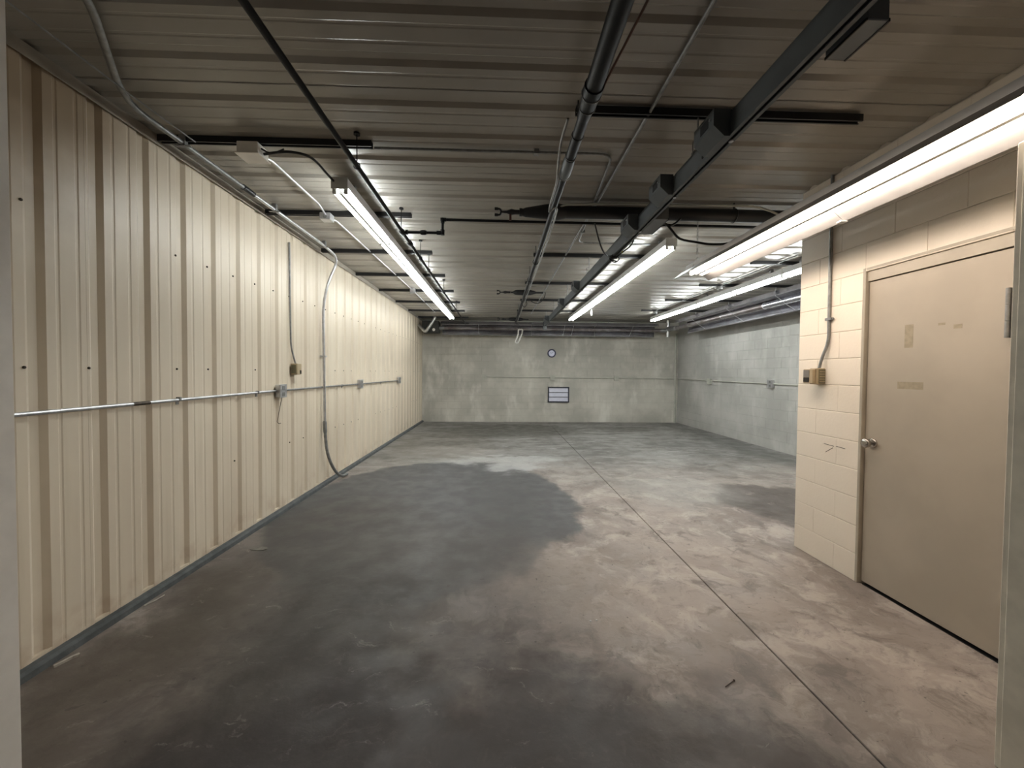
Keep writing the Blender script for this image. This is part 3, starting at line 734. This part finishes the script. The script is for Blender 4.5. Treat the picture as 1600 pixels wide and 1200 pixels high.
# ================================================================== RADIANT TUBE HEATERS
def heater_profile():
    """(outward from wall, height) reflector section, tilted towards the room"""
    return [(.36, 2.885), (.37, 2.895), (.315, 2.965), (.18, 2.985), (.06, 2.93), (-.01, 2.78), (.02, 2.63), (.012, 2.615),
            (.005, 2.632), (-.025, 2.785), (.05, 2.945), (.175, 3.0), (.325, 2.98), (.382, 2.895)]
# back wall
yb0 = 11.72
t = thing('tube_heater', 'long radiant tube heater along the back wall with burner box at left', 'heater', (1.5, 11.5, 2.8))
pr = [(yb0-u, z) for u, z in heater_profile()]
segs = [(-1.68, .95), (.96, 2.85), (2.86, 4.66)]
for x0, x1 in segs: mk('reflector', MB().prism(pr, 'x', x0, x1), M_REFL, t)
mk('heater_tube', MB().tube([(-1.75, yb0-.17, 2.80), (4.78, yb0-.17, 2.80)], .05, 14), M_HTUBE, t)
for x in (-.6, 1.9, 2.15, 3.9): mk('tube_support', MB().tube([(x, yb0-.37, 2.885), (x, yb0-.17, 2.735), (x, yb0-.015, 2.64)], .006, 6), M_GALV, t)
for x in (-.8, 1.3, 3.2): mk('hanger_rod', MB().tube([(x, yb0-.25, 2.98), (x, yb0-.25, ZC)], .005, 6), M_GALV_D, t)
bb = mk('burner_box', MB().box(-2.22, -1.74, 11.38, 11.74, 2.65, 2.99, .012), M_BURN, t)
mk('sight_glass', MB().tube([(-1.88, 11.38, 2.73), (-1.88, 11.372, 2.73)], .042, 14), M_JAMB, bb)
mk('flange', MB().tube([(-1.74, 11.55, 2.80), (-1.60, 11.55, 2.80)], .058, 14), M_GALV_D, t)
fd = spline([(-1.84, 11.3, 3.10), (-1.85, 11.28, 3.03), (-1.97, 11.25, 2.83), (-2.09, 11.25, 2.67), (-2.20, 11.27, 2.75), (-2.29, 11.32, 2.85)], 10)
single('foil_duct', MB().tube(fd, [.043+.004*(i % 2) for i in range(len(fd))], 12), M_FOIL, 'crinkled silver foil duct bent down beside the back burner box', 'duct', (-2.0, 11.3, 2.9))
# right wall
xr0 = 5.12
t = thing('tube_heater', 'radiant tube heater along the right wall, tilted towards the room', 'heater', (5.0, 8, 2.8))
pr = [(xr0-u, z) for u, z in heater_profile()]
for y0, y1 in ((4.2, 6.6), (6.61, 8.7), (8.71, 10.5)): mk('reflector', MB().prism(pr, 'y', y0, y1), M_REFL, t)
mk('heater_tube', MB().tube([(xr0-.17, 4.1, 2.80), (xr0-.17, 7.2, 2.80)], .055, 14), M_REFL, t)['label'] = 'pale lilac-grey length of heater tube'
mk('heater_tube', MB().tube([(xr0-.17, 7.15, 2.80), (xr0-.17, 10.9, 2.80)], .05, 14), M_HTUBE, t)
for y in (6.65, 8.1, 9.6): mk('tube_support', MB().tube([(xr0-.37, y, 2.885), (xr0-.17, y, 2.735), (xr0-.015, y, 2.64)], .006, 6), M_GALV, t)
for y in (5.4, 6.81, 8.23, 9.62): mk('hanger_rod', MB().tube([(xr0-.25, y, 2.98), (xr0-.25, y, ZC)], .005, 6), M_GALV_D, t)
mks('clamp_ring', MB().ring((xr0-.17, 7.2, 2.80), (0, 1, 0), .055, .010, 16, 5).ring((xr0-.17, 8.6, 2.80), (0, 1, 0), .052, .008, 16, 5), M_GALV, t)
# flue piece joining both in the corner
t = thing('flue_tee', 'silver vertical flue piece joining both heaters in the back right corner', 'flue', (4.98, 11.5, 2.8))
mk('flue_pipe', MB().tube([(4.99, 11.5, 3.09), (4.99, 11.5, 2.60)], .05, 14), M_FOIL, t)
for z in (2.66, 2.82, 2.97): mk('joint_band', MB().ring((4.99, 11.5, z), (0, 0, 1), .051, .008, 16, 5), M_GALV, t)
mk('side_branch', MB().tube([(4.78, yb0-.17, 2.80), (4.96, 11.5, 2.80)], .056, 14), M_GALV_D, t)
mk('side_branch', MB().tube([(4.99, 11.5, 2.84), (xr0-.17, 10.88, 2.80)], .065, 14), M_GALV_D, t)

# ================================================================== WALL FITTINGS
# -- left wall conduit and outlet boxes
cz = 1.308; cx = XL+.014
t = thing('wall_conduit', 'bright thin conduit running level along the cream ribbed wall', 'conduit', (cx, 5, cz))
mk('conduit', MB().tube([(cx, 1.92, cz-.012), (cx, 4.16, cz)], .0115, 10), M_GALV, t)
mk('conduit', MB().tube([(cx, 4.30, cz), (cx, 6.54, cz)], .0105, 8), M_GALV_D, t)
mk('conduit', MB().tube([(cx, 6.68, cz), (cx, 9.08, cz+.005)], .0105, 8), M_GALV_D, t)
for y in (2.92, 3.85, 5.9, 7.8): mk('strap', MB().box(XL, cx+.014, y-.008, y+.008, cz-.014, cz+.014).box(XL, XL+.005, y-.012, y+.012, cz-.040, cz-.012), M_GALV_D, t)
mk('rust_spot', MB().tube([(cx, 2.56, cz-.0085), (cx, 2.68, cz-.008)], .0122, 10), M_RUSTY, t)['label'] = 'rusty brown band'
def outlet(label, loc, nrm, group, s=1., cover=M_GALV, double=False):
    """surface box with face plate on a wall; nrm is the wall normal axis"""
    x, y, z = loc; t = thing('outlet_box', label, 'outlet box', loc, group)
    wd = .055*s*(1.35 if double else 1); h = .06*s; d = .05
    def B(a, b, c0, c1, z0, z1, bev=0.):
        if nrm == '+x': return MB().box(x+a, x+b, y+c0, y+c1, z+z0, z+z1, bev)
        if nrm == '-x': return MB().box(x-b, x-a, y+c0, y+c1, z+z0, z+z1, bev)
        return MB().box(x+c0, x+c1, y-b, y-a, z+z0, z+z1, bev)
    mk('body', B(0, d, -wd, wd, -h, h, .006), cover, t)
    fp = mk('face_plate', B(d, d+.005, -wd-.004, wd+.004, -h-.004, h+.004, .002), cover, t)
    for q in (-.5, .5):
        mk('socket', B(d+.003, d+.008, -wd*.38, wd*.38, q*h-.018*s, q*h+.018*s, .002), M_GALV_D if cover is M_GALV else cover, fp)
    return t
outlet('galvanised outlet box on the ribbed wall conduit, with wire hook hanging below', (XL, 4.23, 1.305), '+x', 'left wall outlet boxes', 1.1)
outlet('galvanised outlet box on the ribbed wall conduit, just beyond the drop conduit', (XL, 6.61, 1.31), '+x', 'left wall outlet boxes', 1.15)
outlet('galvanised outlet box ending the ribbed wall conduit, farthest along', (XL, 9.14, 1.32), '+x', 'left wall outlet boxes', 1.2)
single('wire_hook', MB().tube(bend([(-2.285, 4.22, 1.25), (-2.29, 4.13, .985), (-2.27, 4.135, .968), (-2.27, 4.165, .972)], .015, 3), .003, 6), M_RUSTY,
       'thin rusty wire hook hanging from the first left outlet box', 'hook', (-2.29, 4.2, 1.1))
# -- left thermostat
t = thing('thermostat', 'tan thermostat box on the cream ribbed wall under a vertical conduit', 'thermostat', (XL, 4.53, 1.53))
mk('body', MB().box(XL, XL+.075, 4.475, 4.575, 1.475, 1.60, .006), M_TAN_PL, t)
mk('vent_face', MB().box(XL+.012, XL+.062, 4.470, 4.476, 1.49, 1.585, .001), M_OLIVE, t)
mk('window', MB().box(XL+.0745, XL+.077, 4.53, 4.565, 1.485, 1.525, .001), M_BLK_PL, t)
single('thermostat_conduit', MB().tube(bend([(XL+.03, 4.53, 1.59), (XL+.02, 4.50, 1.68), (XL+.015, 4.455, 1.80), (XL+.015, 4.435, 2.93)], .06, 4), .0095, 8), M_GALV_D,
       'thin vertical conduit up the ribbed wall above the left thermostat', 'conduit', (XL, 4.46, 2.2))
# -- pillar thermostat and conduit
t = thing('thermostat', 'tan thermostat box with black window on the cream block pillar', 'thermostat', (OX, 3.13, 1.5))
mk('body', MB().box(OX-.07, OX, 3.085, 3.165, 1.445, 1.575, .005), M_TAN_PL, t)
vf = mk('vent_face', MB().box(OX-.058, OX-.006, 3.079, 3.086, 1.452, 1.568, .001), M_OLIVE, t)
mks('slat', MB().box(OX-.054, OX-.010, 3.077, 3.080, 1.465, 1.470).box(OX-.054, OX-.010, 3.077, 3.080, 1.485, 1.490).box(OX-.054, OX-.010, 3.077, 3.080, 1.505, 1.510)
   .box(OX-.054, OX-.010, 3.077, 3.080, 1.525, 1.530).box(OX-.054, OX-.010, 3.077, 3.080, 1.545, 1.550), M_TAN_PL, vf)
fc = mk('front_cover', MB().box(OX-.095, OX-.07, 3.10, 3.20, 1.452, 1.568, .004), M_TAN_PL, t)
mk('window', MB().box(OX-.0975, OX-.0945, 3.135, 3.195, 1.462, 1.50), M_BLK_PL, fc)
mk('grey_panel', MB().box(OX-.0975, OX-.0945, 3.135, 3.195, 1.502, 1.560), M_GREYPL, fc)
t = thing('pillar_conduit', 'grey vertical conduit down the cream block pillar to the thermostat', 'conduit', (OX, 3.06, 2.2))
mk('conduit', MB().tube(bend([(OX-.014, 3.055, 3.10), (OX-.014, 3.05, 1.78), (OX-.030, 3.09, 1.66), (OX-.035, 3.11, 1.57)], .08, 5), .0115, 10), M_GALV_D, t)
mk('strap', MB().box(OX-.028, OX-.002, 3.02, 3.075, 1.955, 1.975).tube([(OX-.01, 3.012, 1.965), (OX-.02, 3.012, 1.965)], .007, 6), M_GALV_D, t)

for (y0, z0, y1, z1) in ((3.08, .967, 2.985, .962), (2.965, .966, 2.885, .962), (3.06, .903, 2.995, .948)):
    mk('scratch', MB().tube([(OX-.003, y0, z0), (OX-.003, y1, z1)], .0022, 5), M_RUSTY, wo)
# -- back wall conduit run, boxes, clock, louvre
bz = 1.372; by = YB-.02
t = thing('wall_conduit', 'painted conduit running level across the back wall and round onto the right wall', 'conduit', (2, by, bz))
mk('conduit', MB().tube([(-.40, by, bz), (5.52, by, bz-.005)], .012, 8), M_PAINTED_COND, t)
mk('conduit', MB().tube([(XR-.02, YB-.02, bz-.005), (XR-.02, 3.5, bz-.075)], .012, 8), M_PAINTED_COND, t)
outlet('painted outlet box at the left end of the back wall conduit', (-.44, YB-.004, 1.376), '-y', 'back wall outlet boxes', 1.2, M_PAINTED_COND)
outlet('painted outlet box on the back wall conduit under the clock', (1.637, YB-.004, 1.368), '-y', 'back wall outlet boxes', 1.2, M_PAINTED_COND)
outlet('painted outlet box on the back wall conduit, right of the louvre vent', (3.62, YB-.004, 1.369), '-y', 'back wall outlet boxes', 1.2, M_PAINTED_COND)
outlet('painted outlet box on the right wall conduit nearer the back corner', (XR-.004, 10.13, 1.33), '-x', 'right wall outlet boxes', 1.25, M_PAINTED_COND)
outlet('grey outlet box on the right wall conduit nearer the block pillar', (XR-.004, 7.79, 1.33), '-x', 'right wall outlet boxes', 1.25, M_GALV)
single('corner_conduit', MB().tube([(5.46, YB-.03, .0), (5.46, YB-.03, 2.75)], .028, 10), M_PAINTED_COND, 'painted vertical conduit in the back right corner', 'conduit', (5.46, YB-.03, 0))
t = thing('wall_clock', 'small round wall clock with dark blue rim on the back wall', 'clock', (1.61, YB-.01, 2.118))
mk('rim', MB().ring((1.61, YB-.022, 2.118), (0, 1, 0), .112, .018, 28, 8), M_CLOCK_R, t)
fc = mk('face', MB().tube([(1.61, YB-.004, 2.118), (1.61, YB-.024, 2.118)], .108, 28), M_CLOCK_F, t)
mks('mark', (lambda m_: [m_.box(1.61+.088*math.sin(k*PI/6)-.004, 1.61+.088*math.sin(k*PI/6)+.004, YB-.0258, YB-.0235, 2.118+.088*math.cos(k*PI/6)-.006, 2.118+.088*math.cos(k*PI/6)+.006) for k in range(12)] and m_)(MB()), M_INK, fc)
mk('hand', MB().tube([(1.61, YB-.027, 2.118), (1.56, YB-.027, 2.135)], .005, 6), M_INK, t)
mk('hand', MB().tube([(1.61, YB-.029, 2.118), (1.665, YB-.029, 2.165)], .004, 6), M_INK, t)
lx0, lx1, lz0, lz1 = 1.505, 2.16, .61, 1.09
t = thing('louvre_vent', 'dark framed louvre vent with three white slats in the back wall', 'vent', (1.83, YB, .61))
mks('frame_bar', MB().box(lx0, lx0+.035, YB-.05, YB-.002, lz0, lz1, .004).box(lx1-.035, lx1, YB-.05, YB-.002, lz0, lz1, .004)
   .box(lx0, lx1, YB-.05, YB-.002, lz1-.03, lz1, .004).box(lx0, lx1, YB-.05, YB-.002, lz0, lz0+.035, .004), M_LOUVF, t)
mk('backing', MB().box(lx0+.03, lx1-.03, YB-.012, YB-.003, lz0+.03, lz1-.03), M_BEAM_D, t)
for k in range(3):
    z0 = lz0+.042+k*.138
    mk('slat', MB().prism([(YB-.046, z0), (YB-.042, z0), (YB-.016, z0+.118), (YB-.022, z0+.122)], 'x', lx0+.038, lx1-.038), M_LOUV, t)
    if k: mk('slat_rail', MB().box(lx0+.035, lx1-.035, YB-.046, YB-.036, z0-.012, z0-.002), M_LOUVF, t)

# ================================================================== LITTER ON THE FLOOR
single('wood_scrap', MB().prism([(-2.255, 2.04), (-2.245, 2.035), (-2.222, 2.10), (-2.205, 2.118), (-2.22, 2.13), (-2.235, 2.105)], 'z', 0, .012), M_SCRAP,
       'pale splinter of scrap on the floor by the near left curb', 'scrap', (-2.23, 2.08, 0))
single('wire_offcut', MB().tube([(-2.262, 2.56, .006), (-2.24, 2.62, .006), (-2.235, 2.68, .006)], .004, 6), M_SCRAP,
       'thin pale offcut lying against the left curb beyond the scrap', 'scrap', (-2.25, 2.62, 0))
single('nail', MB().tube([(1.11, 1.835, .004), (1.175, 1.872, .004)], .0022, 6).tube([(1.175, 1.872, .004), (1.178, 1.874, .004)], .005, 8), M_RUSTY,
       'thin dark nail lying on the concrete in the foreground', 'nail', (1.14, 1.85, 0))
def flat_chip(r, seed, h):
    rr = random.Random(seed); return [(r*(.7+.5*rr.random())*math.cos(k*PI/4), r*(.7+.5*rr.random())*math.sin(k*PI/4)) for k in range(8)]
for k, (x, y, r) in enumerate(((.573, 2.355, .006), (.612, 2.362, .0065))):
    single('paint_chip', MB().prism([(x+a, y+b) for a, b in flat_chip(r, k, 0)], 'z', 0, .003), M_WHITE,
           ('tiny white chip on the mid floor, left one of a pair', 'tiny white chip on the mid floor, right one of a pair')[k], 'chip', (x, y, 0), 'white chips on the floor')
single('dry_leaf', MB().prism([(-2.027+a*1.5, 3.375+b*.8) for a, b in flat_chip(.045, 5, 0)], 'z', 0, .004), mat('dusty_leaf', (.20, .185, .16), .8, var=.2, scale=30),
       'flat grey-brown scrap on the floor near the left curb, mid room', 'scrap', (-2.03, 3.37, 0))
